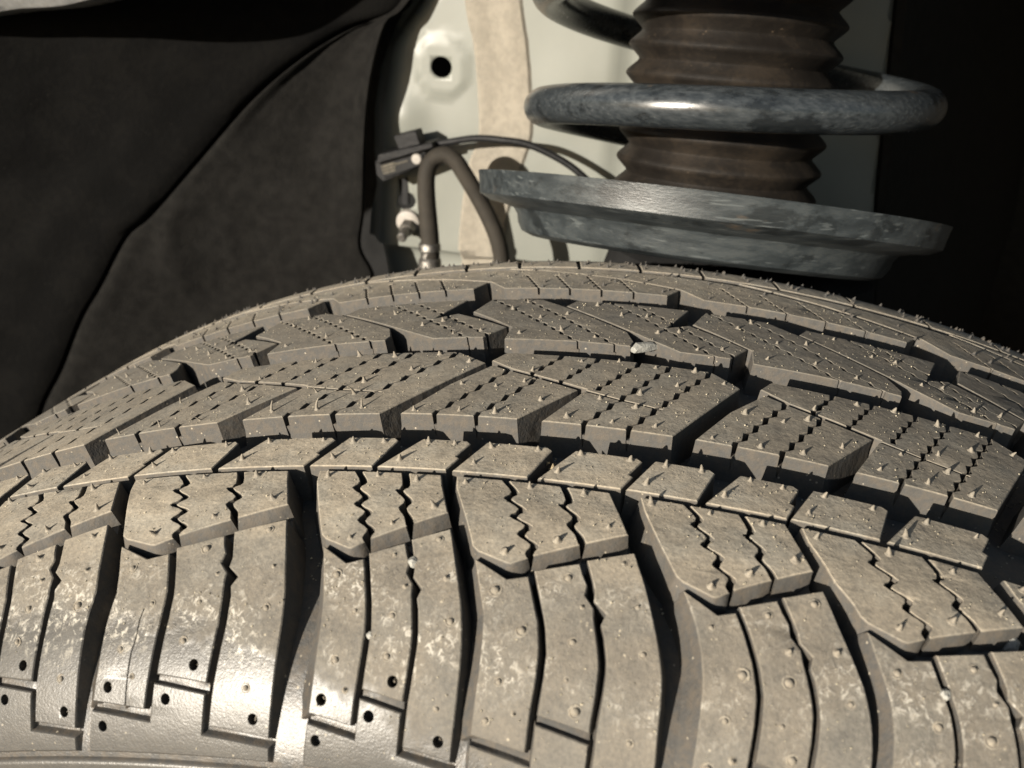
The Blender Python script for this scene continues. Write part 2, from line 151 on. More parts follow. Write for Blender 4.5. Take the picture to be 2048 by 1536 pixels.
RUB = rubber()
M_GRAIN = simple('quartz_grain', (.34, .30, .22), .5, var=.5, scale=900)
M_SHEET = simple('shaded_felt_liner', (.0022, .0021, .002), .85, var=.35, scale=40, bump=.0004, dust=(.0044, .0041, .0036), dustamt=.6, spec=.08)  # felt darkened for the outer sheet: its shade is put into the colour
M_LINER = simple('black_felt_liner', (.0068, .0064, .0058), .95, var=.35, scale=160, bump=.0009, spec=.12)
M_PAINT = simple('pale_green_body_paint', (.160, .165, .146), .42, var=.05, scale=20, bump=.00003, spec=.35)
M_SEAL = simple('beige_seam_sealer', (.232, .209, .170), .9, var=.12, scale=260, bump=.0010)
M_STEEL = simple('dusty_dark_spring_paint', (.022, .026, .029), .24, var=.25, scale=900, bump=.00004, dust=(.043, .047, .049), dustamt=.55, stretch=(.3, 1, 1), wear=.8)
M_SEAT = simple('dusty_grey_spring_seat', (.026, .031, .0335), .38, var=.3, scale=260, bump=.00012, dust=(.050, .054, .053), dustamt=.45, stretch=(.22, .6, 1), wear=.75, scratch=.5)
M_BOOT = simple('brown_black_boot_rubber', (.0095, .0076, .006), .55, var=.3, scale=60, bump=.0002, dust=(.025, .0185, .0125), dustamt=.5, spec=.3)
M_HOSE = simple('dusty_brown_hose_rubber', (.024, .0205, .016), .8, var=.25, scale=80, spec=.25)
M_BLACK = simple('black_plastic', (.006, .006, .0065), .55, var=.2, scale=80, spec=.22)
M_ZINC = simple('zinc_plated_steel', (.17, .16, .145), .4, metal=.8, var=.25, scale=250)
M_WHITE = simple('off_white_washer', (.26, .24, .215), .5, var=.12, scale=200)
M_PRINT = simple('faded_label_print', (.10, .088, .066), .7, var=.35, scale=800)
M_WING = simple('silver_wing_paint', (.16, .16, .155), .3, metal=.2, var=.5, scale=70, dust=(.125, .12, .11), dustamt=.5)
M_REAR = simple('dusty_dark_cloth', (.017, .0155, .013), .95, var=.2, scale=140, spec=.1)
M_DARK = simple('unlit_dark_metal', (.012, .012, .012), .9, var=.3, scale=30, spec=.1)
M_ASPH = simple('asphalt', (.05, .05, .048), .9, var=.5, scale=40, bump=.004)
M_PALE = simple('pale_stone', (.26, .255, .23), .5, var=.2, scale=300)
M_STRAW = simple('dry_plant_crumb', (.24, .19, .115), .8, var=.4, scale=900)

# ------------------------------------------------------------------ small builders
def tag(o, label=None, cat=None, group=None, kind=None):
    for k, v in (('label', label), ('category', cat), ('group', group), ('kind', kind)):
        if v: o[k] = v
    return o
def empty(name, loc=(0, 0, 0)):
    o = bpy.data.objects.new(name, None); o.empty_display_size = .02; o.location = loc; COL.objects.link(o); return o
def link(name, me, material, parent=None):
    if material and not me.materials: me.materials.append(material)
    o = bpy.data.objects.new(name, me); COL.objects.link(o)
    if parent: o.parent = parent; o.matrix_parent_inverse = Matrix.Translation(parent.location).inverted()
    return o
def meshdata(name, V, Fc, smooth=True, angle=35):
    me = bpy.data.meshes.new(name); me.from_pydata([tuple(v) for v in V], [], Fc); me.validate()
    if smooth:
        me.polygons.foreach_set('use_smooth', [True] * len(me.polygons)); me.set_sharp_from_angle(angle=math.radians(angle))
    me.update(); return me
def grid(name, rows, material, parent=None, thick=0., close=False, sub=0):
    V = [p for r in rows for p in r]; n = len(rows[0]); F = []
    for j in range(len(rows) - 1):
        for i in range(n - 1 + close): F.append((j * n + i, j * n + (i + 1) % n, (j + 1) * n + (i + 1) % n, (j + 1) * n + i))
    o = link(name, meshdata(name, V, F), material, parent)
    if thick: md = o.modifiers.new('solid', 'SOLIDIFY'); md.thickness = thick; md.offset = 0
    if sub: md = o.modifiers.new('sub', 'SUBSURF'); md.levels = md.render_levels = sub
    return o
def spline(pts, n):
    P = [Vector(p) for p in pts]; P = [2 * P[0] - P[1]] + P + [2 * P[-1] - P[-2]]; out = []
    for i in range(1, len(P) - 2):
        for k in range(n):
            t = k / n; a, b, c, d = P[i - 1:i + 3]
            out.append(.5 * ((2 * b) + (c - a) * t + (2 * a - 5 * b + 4 * c - d) * t * t + (3 * b - a - 3 * c + d) * t ** 3))
    out.append(P[-2]); return out
def tube_rows(pts, rad, seg=16, caps=True):
    rows = []; nrm = None
    for i, p in enumerate(pts):
        t = (pts[min(i + 1, len(pts) - 1)] - pts[max(i - 1, 0)]).normalized()
        nrm = (t.orthogonal() if nrm is None else nrm - t * nrm.dot(t)).normalized(); bi = t.cross(nrm)
        r = rad(i / (len(pts) - 1)) if callable(rad) else rad
        rows.append([p + r * (math.cos(a) * nrm + math.sin(a) * bi) for a in (2 * math.pi * k / seg for k in range(seg))])
    if caps: rows = [[pts[0]] * seg] + rows + [[pts[-1]] * seg]
    return rows
def tube(name, pts, rad, material, parent=None, seg=16): return grid(name, tube_rows(pts, rad, seg), material, parent, close=True)
def lathe(name, prof_, origin, axis, material, parent=None, seg=64, wob=0.):
    axis = Vector(axis).normalized(); q = Vector((0, 0, 1)).rotation_difference(axis); rows = []
    for r, z in prof_:
        rows.append([Vector(origin) + q @ Vector((r * math.cos(a), r * math.sin(a), z + wob * math.sin(2 * a))) for a in (2 * math.pi * k / seg for k in range(seg))])
    return grid(name, rows, material, parent, close=True)
def box(name, c, size, axes, material, parent=None, bev=.0006):
    bm = bmesh.new(); bmesh.ops.create_cube(bm, size=1)
    bmesh.ops.scale(bm, vec=size, verts=bm.verts); bmesh.ops.bevel(bm, geom=bm.edges[:], offset=bev, segments=2, affect='EDGES')
    R = Matrix(axes).transposed().to_4x4(); R.translation = Vector(c); bmesh.ops.transform(bm, matrix=R, verts=bm.verts)
    me = bpy.data.meshes.new(name); bm.to_mesh(me); bm.free(); return link(name, me, material, parent)

# ------------------------------------------------------------------ tyre surface: theta in mrad, s in mm, h in mm above the tread
R0 = 340.; A_ = 0.35749 / 1000; S0 = -62.505; S1 = 67.749; RHO = 37.101
PHM = 1.36
def prof(s):
    sc = min(max(s, S0), S1); y, r = sc, R0 - A_ * sc * sc; sl = -2 * A_ * sc; ty, tr = 1., sl
    for sg, sb in ((-1, S0), (1, S1)):
        mm = sg * (s - sb)
        if mm > 0:
            ph0 = math.atan(2 * A_ * abs(sb)); ph = min(ph0 + mm / RHO, PHM); ex = mm - (ph - ph0) * RHO
            y += sg * (RHO * (math.sin(ph) - math.sin(ph0)) + ex * math.cos(ph)); r -= RHO * (math.cos(ph0) - math.cos(ph)) + ex * math.sin(ph)
            ty, tr = math.cos(ph), -sg * math.sin(ph)
    n = math.hypot(ty, tr); return y, r, -tr / n, ty / n
def P(th, s, h=0.):
    y, r, ny, nr = prof(s); r += h * nr; y += h * ny; a = th / 1000
    return Vector((r * math.sin(a), y, r * math.cos(a))) / 1000
def N(th, s):
    y, r, ny, nr = prof(s); a = th / 1000; return Vector((nr * math.sin(a), ny, nr * math.cos(a))).normalized()
def interp(x, xs, ys):
    if x <= xs[0]: return ys[0]
    for i in range(1, len(xs)):
        if x <= xs[i]: return ys[i - 1] + (ys[i] - ys[i - 1]) * (x - xs[i - 1]) / (xs[i] - xs[i - 1])
    return ys[-1]
def floor_h(s): return interp(s, (-114, -109, -104, -98, -90, -80, -72, 60, 70, 78, 84), (-.4, -.7, -1.5, -2.3, -3.6, -5.5, -7.2, -7.4, -4.5, -1.5, -.2))

tyre = empty('tyre'); tag(tyre, 'big black winter tyre with dust-covered studless tread filling the lower half', 'tyre')
TOPS = []          # top triangles, for scattering grit
def tc_attr(me, co_):
    a = me.attributes.new('tc', 'FLOAT_VECTOR', 'POINT'); a.data.foreach_set('vector', [c for v in co_ for c in v])

def piece(poly, gaps=(), name='tread_block', inside=True, chamfer=.2, draft=.9, top=0., dl=None, db=None):
    """one tread block: outline and sipes cut in the flat (x = mm round the tread, s), then wrapped on the tyre"""
    X = lambda p: (p[0] * .34, p[1])
    po = [Vector(X(p)) for p in poly]
    verts = []; faces = []; edges = []
    def addf(pp):
        b = len(verts); verts.extend(pp); faces.append(list(range(b, b + len(pp))))
    area = sum(po[i].cross(po[(i + 1) % len(po)]) for i in range(len(po)))
    if area < 0: po.reverse()
    addf(po)
    for gp in gaps:
        q = [Vector(X(p)) for p in gp]
        if sum(q[i].cross(q[(i + 1) % len(q)]) for i in range(len(q))) < 0: q.reverse()
        addf(q)
    x0, x1 = min(v.x for v in po), max(v.x for v in po); y0, y1 = min(v.y for v in po), max(v.y for v in po)
    y = math.floor(y0) - .37
    while y < y1:
        b = len(verts); verts.extend((Vector((x0 - 1, y)), Vector((x1 + 1, y)))); edges.append((b, b + 1)); y += 1.6 if y < -60 else 6
    x = math.floor(x0) + .41
    while x < x1:
        b = len(verts); verts.extend((Vector((x, y0 - 1)), Vector((x, y1 + 1)))); edges.append((b, b + 1)); x += 7
    V, E, F, ov, oe, of = geometry.delaunay_2d_cdt(verts, edges, faces, 1, 1e-4)
    tri = [f for f, o in zip(F, of) if 0 in o and len(o) == 1]
    cnt = {}
    for f in tri:
        for i in range(len(f)):
            a, b = f[i], f[(i + 1) % len(f)]; cnt[(a, b)] = cnt.get((a, b), 0) + 1
    bd = [(a, b) for (a, b) in cnt if (b, a) not in cnt]
    nsum = {}
    for a, b in bd:
        d = V[b] - V[a]
        if d.length < 1e-9: continue
        n = Vector((d.y, -d.x)).normalized()
        for q in (a, b): nsum.setdefault(q, []).append(n)
    def outer(p):
        for i in range(len(po)):
            a, b = po[i], po[(i + 1) % len(po)]; d = b - a; t = max(0, min(1, (p - a).dot(d) / max(d.length_squared, 1e-12)))
            if (a + d * t - p).length < 2e-3: return True
        return False
    co2 = []; C3 = []
    def put(x, s, h): h = h + top if h > -.5 else min(h, top - .1); co2.append((x / .34, s, h)); C3.append(P(x / .34, s, h)); return len(C3) - 1
    idx = {}; used = {i for f in tri for i in f}; ring = {}
    for i in used:
        if i in nsum and len(nsum[i]) == 2:
            n = nsum[i][0] + nsum[i][1]; L = n.length; n = n / L if L > .2 else nsum[i][0]; k = min(1.5, 2 / L if L > .2 else 1.5)
            out = outer(V[i]); e = chamfer if out else .07; w = draft if out else 0.; fl = floor_h(V[i].y) - .5; mk, mh = .2, fl * .35
            if out and dl and n.x < -.6: w, mk, mh = dl, .45, fl * .5
            elif out and db and n.y < -.5: w, mk, mh = db, .85, -3.0
            a = V[i] - n * e * .45 * k; b_ = V[i] + n * e * .55 * k; c = V[i] + n * (e * .55 + w) * k
            idx[i] = put(a.x, a.y, -.02)
            ring[i] = (put(b_.x, b_.y, -e), put(b_.x + n.x * w * mk, b_.y + n.y * w * mk, mh), put(c.x, c.y, fl))
        else:
            idx[i] = put(V[i].x, V[i].y, -.0)
            if i in nsum:
                fl = floor_h(V[i].y) - .5; ring[i] = (put(V[i].x, V[i].y, -.1), put(V[i].x, V[i].y, fl * .35), put(V[i].x, V[i].y, fl))
    FF = [[idx[i] for i in f] for f in tri]; ntop = len(FF)
    for a, b in bd:
        ca = (idx[a],) + ring[a]; cb = (idx[b],) + ring[b]
        for k in range(3): FF.append([cb[k], ca[k], ca[k + 1], cb[k + 1]])
    me = bpy.data.meshes.new(name); me.from_pydata([tuple(v) for v in C3], [], FF)
    me.polygons.foreach_set('use_smooth', [True] * len(FF)); me.set_sharp_from_angle(angle=math.radians(32))
    tc_attr(me, co2); me.update()
    if inside:
        for f in FF[:ntop]: TOPS.append([co2[i] for i in f])
    return link(name, me, RUB, tyre)

def nub_mesh(h, r, bend, flat=False):
    pr = [(r * 1.5, -.15), (r * 1.35, .05), (r * .95, .12), (r * .78, .28 * h), (r * .55, .62 * h), (r * .28, .92 * h), (0, h * 1.0)] if not flat else \
         [(r * 1.9, -.15), (r * 1.8, .06), (r * 1.55, .08), (r * 1.45, -.02), (r * 1.05, .0), (r * .95, .28 * h), (r * .6, .5 * h), (0, .55 * h)]
    V = []; F = []; k = 9
    for q, z in pr:
        b = bend * (max(z, 0) / h) ** 2
        V += [Vector((q * math.cos(2 * math.pi * i / k) + b, q * math.sin(2 * math.pi * i / k), z)) / 1000 for i in range(k)]
    for j in range(len(pr) - 1):
        F += [(j * k + i, j * k + (i + 1) % k, (j + 1) * k + (i + 1) % k, (j + 1) * k + i) for i in range(k)]
    me = meshdata('rubber_nub', V, F, True, 60); me.materials.append(RUB); tc_attr(me, [(150., -73., -.1)] * len(V)); return me
NUBS = [nub_mesh(1.15, .60, .2), nub_mesh(1.45, .56, .35), nub_mesh(.95, .62, .1), nub_mesh(2.6, .42, 1.2), nub_mesh(1.0, .62, .1, True), nub_mesh(1.2, .4, .3)]
NPOS = []
def nub(th, s, parent, v=None, sc=1., h=0.):
    if not h: th += random.uniform(-1.2, 1.2); s += random.uniform(-.35, .35)
    me = NUBS[random.choice((0, 1, 2, 0, 1)) if v is None else v]
    o = bpy.data.objects.new('rubber_nub', me); COL.objects.link(o); o.parent = parent
    n = (N(th, s) + Vector([random.uniform(-.13, .13) for _ in range(3)])).normalized()
    q = Vector((0, 0, 1)).rotation_difference(n).to_matrix() @ Matrix.Rotation(random.uniform(0, 6.28), 3, 'Z')
    k = sc * random.uniform(.55, 1.0)
    M4 = (q * k).to_4x4(); M4.translation = P(th, s, h - .02); o.matrix_local = M4
    NPOS.append(o); return o

# ------------------------------------------------------------------ carcass, groove floors, sidewalls
def ring_mesh(name, S_list, H, t0=-math.pi * 1000, t1=math.pi * 1000, n=420):
    V = []; T = []; F = []; k = len(S_list)
    for i in range(n):
        th = t0 + (t1 - t0) * i / n
        for s in S_list: V.append(P(th, s, H(s))); T.append((th, s, H(s)))
    for i in range(n):
        a, b = i * k, ((i + 1) % n) * k
        for j in range(k - 1): F.append((a + j, b + j, b + j + 1, a + j + 1))
    me = meshdata(name, V, F, True, 40); tc_attr(me, T); return link(name, me, RUB, tyre)
ring_mesh('groove_floor', [-113 + i * 1.5 for i in range(133)], floor_h)
def side_h(s): return interp(s, (-152, -146, -145, -140, -139, -116, -115.4, -114.6, -114, -110.6, -110.2, -109.8, -109.4), (-.2, 1.5, .7, .7, 1.2, .9, .35, .35, .1, .1, -.2, -.9, -1.8))
ring_mesh('sidewall', [-195 + i * 3 for i in range(15)] + [-152, -149, -146, -145.4, -145, -142, -140, -139.5, -139, -135, -130, -125, -120, -117, -116, -115.7, -115.4, -115, -114.6, -114.3, -114, -113, -112, -111, -110.6, -110.4, -110.2, -110, -109.8, -109.4], side_h)
ring_mesh('inner_sidewall', [79 + i * 2 for i in range(20)] + [120 + i * 6 for i in range(14)], lambda s: 0)

# ------------------------------------------------------------------ outer shoulder: one pitch between two lateral grooves
NEG = [-x for x in SG]
TAIL = {}
def gl(i, s, tab, sh, anchors):
    if 0 <= i < len(tab): return interp(-s, NEG, tab[i])
    return anchors[i] + interp(-s, NEG, sh)
AL = {-1: -376, 5: 168, 6: 258, 7: 350}
AL.update({-2 - k: -470 - 98 * k for k in range(7)}); AL.update({8 + k: 441 + 91 * k for k in range(6)})
AR = {k: v + 13 for k, v in AL.items()}
def ts(i, t, s):
    a = gl(i - 1, s, RT, SHR, AR); b = gl(i, s, LT, SHL, AL); return (a + (b - a) * t, s)
def along(pts, step=1.6):
    """resample the long lateral edges so that they follow the curved groove"""
    out = []
    for i in range(len(pts)):
        a, b = pts[i], pts[(i + 1) % len(pts)]; out.append(a); n = int(abs(b[1] - a[1]) / step)
        if abs(b[1] - a[1]) > 2 * step:
            for k in range(1, n): q = k / n; out.append((a[0] + (b[0] - a[0]) * q, a[1] + (b[1] - a[1]) * q))
    return out
def gap(path, w): return [(a - w / 2, s) for a, s in path] + [(a + w / 2, s) for a, s in reversed(path)]
def clean(l, d=.15):
    out = []
    for p in l:
        if not out or math.hypot((p[0] - out[-1][0]) * .34, p[1] - out[-1][1]) > d: out.append(p)
    return out
for i in range(-6, 11):
    inn = -1 <= i <= 6
    U = [(0, -56.7), (1., -56.7)] + TPL['U'][2:6] + [(.19, -75.42), (.027, -73.95), (.0, -73.1)]
    U = [ts(i, t, s) for t, s in along(U)]
    z1 = [(.335, -55.)] + [(t + .02, s) for t, s in TPL['z1']] + [(.345, -79)]
    z2 = [(.690, -55.)] + [(t + .015, s) for t, s in TPL['z2'][1:]] + [(.70, -76)]
    jit = random.uniform(-.01, .01); w = random.uniform(4.0, 4.6) if i <= 3 else random.uniform(3.2, 3.8)
    gp = [gap([(v.x, v.y) for v in spline([(*ts(i, t + jit, s), 0) for t, s in z], 3)], w) for z in (z1, z2)]
    b = piece(U, gp, inside=inn, dl=2.0, db=1.7)
    if inn:
        for t, s in TPL['nubU']: nub(*ts(i, t, s), b)
    La = along([(.0, -75.5), (.171, -78.2), (.305, -77.3), (.305, -101.7), (.0, -100.6)])
    Lb = along([(.355, -76.2), (.64, -73.9), (.64, -97.4), (.355, -96.4)])
    Lc = along([(.70, -73.1), (1., -70.4), (1., -104.9), (.68, -103.8)])
    # the sipe between the second and third rib keeps two teeth near its top
    def wav(t, s):
        return t + (interp(-s, (73, 76.5, 77.2, 79.4, 81.2, 82.6, 84.5, 89, 98, 105), (0, .0, .012, -.022, .042, .0, .008, .015, -.002, 0)) if .5 < t < .75 else interp(-s, (76, 82, 88, 98), (0, .005, .014, 0)) if .2 < t < .5 else 0)
    for L, kk in ((La, 0), (Lb, 1), (Lc, 2)):
        L = [ts(i, wav(t, s), s) for t, s in L]; hol = []
        dt, ds_ = TPL['dim'][kk]
        c = ts(i, dt, ds_)
        crk = [gap([(-235.6, -86.5), (-236.8, -88.4), (-237.0, -91.1), (-238.7, -93.3), (-239.6, -96.8), (-240.5, -100.), (-241.6, -103.5)], .7)] if (i == 1 and kk == 0) else []
        if i <= 2: hol = [[(c[0] + 2.6 * math.cos(a), c[1] + .9 * math.sin(a)) for a in (2 * math.pi * q / 12 for q in range(12))]]
        b = piece(clean(L), hol + crk, inside=inn, dl=3.0 if kk == 0 else None)
        if inn:
            nub(*ts(i, *TPL['nubL'][kk]), b, 4 if i >= 1 else 2, .95); nub(*ts(i, *TPL['nubL'][3 + kk]), b, 4, .95)
            nub(*ts(i, *((.13, -92.6), (.49, -91.2), (.87, -97.5))[kk]), b, 4, .8); nub(*ts(i, *((.22, -96.8), (.60, -81.), (.93, -79.5))[kk]), b, 2, .8)
            if i > 2: nub(*c, b, 4)
            else: nub(*c, b, 5, 1., -1.6)
    K = [ts(i, t, s) for t, s in along([(0., -102.2), (.349, -103.8), (.349, -97.9), (.639, -99.2), (.642, -105.3), (1., -106.5), (1., -108.6), (0., -108.6)])]
    hol = []
    for dt, ds_ in TPL['dim'][3:]:
        c = ts(i, dt, ds_); hol.append([(c[0] + 2.6 * math.cos(a), c[1] + .9 * math.sin(a)) for a in (2 * math.pi * q / 12 for q in range(12))])
    piece(clean(K), hol if i <= 2 else (), name='shoulder_rib', inside=inn)
    V_ = [(.0, -73.0), (.027, -73.8), (.2, -75.3), (.4, -73.2), (.72, -69.8), (1., -66.7), (1., -70.6), (.7, -73.2), (.64, -74.1), (.355, -76.4), (.305, -77.5), (.171, -78.4), (.0, -75.7)]
    piece([ts(i, t, s) for t, s in V_], name='sipe_ledge', inside=False, chamfer=.05, draft=.1, top=-3.2)
    for st_ in ([(0., -100.5), (.305, -101.6), (.349, -101.8), (.349, -103.9), (0., -102.3)], [(.349, -96.2), (.64, -97.3), (.645, -99.3), (.349, -98.)], [(.64, -103.6), (1., -104.8), (1., -106.6), (.64, -105.4)]):
        piece([ts(i, t, s) for t, s in st_], name='sipe_ledge', inside=False, chamfer=.05, draft=.1, top=-1.1)

# ------------------------------------------------------------------ row of small blocks
rows = list(SMALL)
for k in range(1, 11): rows.append([(t + 86.5 + 44 * (k - 1), s) for t, s in SMALL[-1]])
for k in range(1, 10): rows.append([(t - 47 * k, s) for t, s in SMALL[0]])
for n_, q in enumerate(rows):
    FL, FR, NR, NL = q; inn = -470 < NL[0] < 230
    s_n = -54.9 + random.uniform(-.1, .1); s_f = -44.9
    cut = lambda a, b, k: (a[0] + (b[0] - a[0]) * k, a[1] + (b[1] - a[1]) * k)
    FL, FR, NR, NL = (FL[0], s_f), (FR[0], s_f), (NR[0], s_n), (NL[0], s_n)
    poly = [FL, (FR[0] - 2.5, s_f), (FR[0], s_f - .8)]
    if n_ % 2: m1 = cut(FR, NR, .55); poly += [(m1[0], m1[1]), (m1[0] + 2.2, m1[1] - .5), (NR[0] + 2.2, NR[1])]
    else: poly += [NR]
    poly += [NL]
    b = piece(poly, inside=inn, draft=.7)
    if inn:
        nub(FL[0] + 4, s_f - 1.3, b); nub(FR[0] - 7, s_f - 1.2, b); nub(NL[0] + 9, s_n + 2.6, b)

# ------------------------------------------------------------------ middle row: pairs of blocks between two diagonal grooves
MID = [(-920, -748), (-735, -562), (-548, -375), (-357.8, -164.4), (-151., 3.9), (16.8, 173.4), (187, 350), (364, 530), (545, 712)]
def stair(a, b, n, w, first=True):
    """zigzag sipe: steps along s stay open, steps round the tyre stay shut"""
    path = []; dt, ds_ = (b[0] - a[0]) / n, (b[1] - a[1]) / n
    for k in range(n):
        t, s = a[0] + dt * k, a[1] + ds_ * k
        path += [(t, s), (t + dt * .16, s + ds_ * .66)]
    path.append(b); return gap(path, w)
def notch(t0, slope, se, w, top):
    # the sipe breaks the front wall only near its top
    f = lambda s_, q: (t0 + slope * (s_ - se) + q * w, s_)
    piece([f(se - .12, -.95), f(se - .12, .95), f(se + 4.5, .95), f(se + 4.5, -.95)], name='sipe_ledge', inside=False, chamfer=.03, draft=.0, top=top)
for m_, (a, b) in enumerate(MID):
    W = b - a; inn = 3 <= m_ <= 5
    u = lambda l: [(a + W * t, s) for t, s in l]
    Q1 = u([(.0, -34.9), (.443, -35.2), (.62, -21.0), (.424, -16.4), (.334, -14.3), (.245, -11.6), (.117, -21.7)])
    w = 3.4 * W / 160
    sl = lambda t0, s0, s1: [(a + W * t0, s0), (a + W * (t0 + (s1 - s0) * .0092), s1)]
    g1 = [stair(*sl(.128, -36.0, -12.), 6, w), stair(*sl(.288, -36., -12.), 6, w)]
    bk = piece(Q1, g1, inside=inn)
    if inn:
        for q_ in (.128, .288, .685, .845): notch(a + W * (q_ + .0092 * 1.0), W * .0092, -35., w, -2.3)
    if inn:
        for t, s in ((.05, -33.2), (.21, -33.5), (.36, -33), (.3, -22), (.40, -19), (.17, -21), (.5, -27)): nub(a + W * t, s, bk, 3 if m_ == 3 and t < .4 else None)
    Q2 = u([(.538, -35.2), (1., -35.1), (1.117, -22.6), (1.233, -10.3), (1.118, -4.6), (.274, -4.6), (.232, -8.9), (.334, -12.9), (.424, -15.0), (.66, -20.2)])
    slit = u([(.62, -20.0), (.795, -23.2), (.955, -25.2), (.945, -25.8), (.795, -24.0), (.62, -20.9)])
    g2 = [stair(*sl(.685, -36, -3.5), 8, w), stair(*sl(.845, -36, -3.5), 8, w), stair(*sl(.42, -16., -3.5), 4, w), stair(*sl(.545, -19, -3.5), 5, w), stair(*sl(.70, -20.5, -3.5), 5, w), slit]
    bk = piece(Q2, g2, inside=inn)
    if inn:
        for t, s in ((.72, -24), (.86, -20), (.86, -26), (.93, -32.6), (.42, -13.4), (.6, -6.7), (.75, -5.2), (.9, -6.2), (1.06, -5.6), (1.18, -9.6), (.62, -32.5), (.78, -32.8), (1.0, -14)): nub(a + W * t, s, bk, 3 if m_ == 3 and s < -20 else None)

# ------------------------------------------------------------------ second row behind it
P2 = [-1030, -845, -664, -480, -297, -115.7, 49.2, 231, 410, 590, 770]
for k in range(len(P2) - 1):
    p, W = P2[k], P2[k + 1] - P2[k]; inn = 3 <= k <= 6
    u = lambda l: [(p + W * t, s) for t, s in l]
    A2 = u([(0, 4.0), (.30, 4.5), (.515, 4.3), (.523, 7.0), (.487, 12.6), (.182, 27.4), (.06, 32.6), (-.178, 32.6), (-.223, 22.8), (-.11, 17.3), (.0, 11.6)])
    B2 = u([(.715, 4.2), (.910, 4.8), (.975, 11.6), (.85, 17.0), (.737, 21.5), (.645, 18.1), (.725, 32.5), (.221, 32.5), (.189, 28.2), (.584, 9.7)])
    diag = lambda t, s0=3.: stair((p + W * t, s0), (p + W * (t - .0165 * (34 - s0)), 34.), 12, 2.9)
    if inn:
        for q_, se in ((.31, 4.3), (.46, 4.2), (.86, 4.6)): notch(p + W * (q_ - .0165 * (se - 3.)), -W * .0165, se, 2.9, -1.9)
    bk = piece(A2, [diag(.31), diag(.46)], inside=inn, draft=.7)
    if inn:
        for t, s in ((.05, 8), (.22, 11), (.36, 8), (.1, 19), (.2, 22), (-.05, 25), (0, 30)): nub(p + W * t, s, bk, sc=.9)
    bk = piece(B2, [diag(.86), diag(.965)], inside=inn, draft=.7)
    if inn:
        for t, s in ((.78, 7), (.88, 9), (.62, 14), (.7, 16), (.45, 24), (.55, 24), (.32, 30)): nub(p + W * t, s, bk, sc=.9)

# ------------------------------------------------------------------ inner shoulder
PI_ = [-1000, -820, -640, -460, -288.6, -142.8, 14.8, 200, 375, 555, 735]
for k in range(len(PI_) - 1):
    p, W = PI_[k], PI_[k + 1] - PI_[k]; inn = 3 <= k <= 6
    u = lambda l: [(p + W * t, s) for t, s in l]
    I2 = u([(0, 43), (.82, 43), (.868, 48.4), (.68, 52.0), (.466, 55.7), (.1, 61.0), (-.9, 63.2), (-.534, 57.6), (-.32, 53.9), (-.18, 51.2), (-.1, 49.6)])
    gp = [stair((p + W * t, 42), (p + W * (t - .12), 56), 6, 2.6) for t in (.18, .34, .5, .66)]
    piece(I2, gp, inside=inn, draft=.6)
    if inn:
        for q_ in (.18, .34, .5, .66): notch(p + W * (q_ - .0086), -W * .0086, 43., 2.6, -1.9)
    for j in range(3):
        a = p + W * j / 3
        piece([(a, 65), (a + W / 3 - 3.5, 65), (a + W / 3 - 9, 74), (a - 5, 74)], inside=inn, draft=.5)
# the many little nubs of the far shoulder, joined
V = []; F = []; T = []
src = NUBS[0]
for k in range(260):
    th = random.uniform(-520, 300); s = random.choice((random.uniform(44, 62), random.uniform(66, 73), random.uniform(70, 80)))
    q = Vector((0, 0, 1)).rotation_difference(N(th, s)).to_matrix(); c = P(th, s, 0); sc = random.uniform(.45, .85); b0 = len(V)
    V += [c + q @ (v.co * sc) for v in src.vertices]; F += [tuple(b0 + i for i in f.vertices) for f in src.polygons]; T += [(150, -92, -.3)] * len(src.vertices)
me = meshdata('shoulder_nubs', V, F); tc_attr(me, T); o = link('rubber_nubs', me, RUB, tyre); o['kind'] = 'stuff'

# ------------------------------------------------------------------ grit lying on the tread
V = []; F = []
wts = []
for f in TOPS:
    a, b, c = (Vector((p[0] * .34, p[1])) for p in f[:3]); ar = abs((b - a).cross(c - a)) / 2; th = f[0][0]
    wts.append(ar if -460 < th < 260 and f[0][1] < 62 else 0)
ico = [Vector(v).normalized() for v in ((0, 0, 1), (.9, 0, .2), (-.4, .8, .1), (-.5, -.7, .2), (0, 0, -1), (.3, .6, -.5))]
icf = [(0, 1, 2), (0, 2, 3), (0, 3, 1), (4, 2, 1), (4, 3, 2), (4, 1, 3)]
for f in random.choices(TOPS, wts, k=4500):
    x, y = random.random(), random.random()
    if x + y > 1: x, y = 1 - x, 1 - y
    a, b, c = (Vector(p) for p in f[:3]); q = a + (b - a) * x + (c - a) * y
    sz = random.choice((.07, .08, .10, .11, .13, .19)) * random.uniform(.7, 1.2)
    if q.y < -90 and q.x < -150 and random.random() < .8: continue
    R = Matrix.Rotation(random.uniform(0, 6.28), 3, Vector((random.random(), random.random(), random.random() + .1)).normalized())
    pc = P(q.x, q.y, sz * .4); b0 = len(V)
    V += [pc + (R @ v) * sz / 1000 for v in ico]; F += [tuple(b0 + i for i in t) for t in icf]
# grit caught in the grooves
for k in range(3000):
    th = random.uniform(-420, 230); s = random.uniform(-80, 40); fl = floor_h(s); sz = random.uniform(.12, .3); pc = P(th, s, fl + sz * .5); b0 = len(V)
    V += [pc + v * sz / 1000 for v in ico]; F += [tuple(b0 + i for i in t) for t in icf]
o = link('sand_grains', meshdata('sand_grains', V, F, False), M_GRAIN); tag(o, 'pale sand grains scattered over the dusty tread and caught in its grooves', 'sand', kind='stuff')

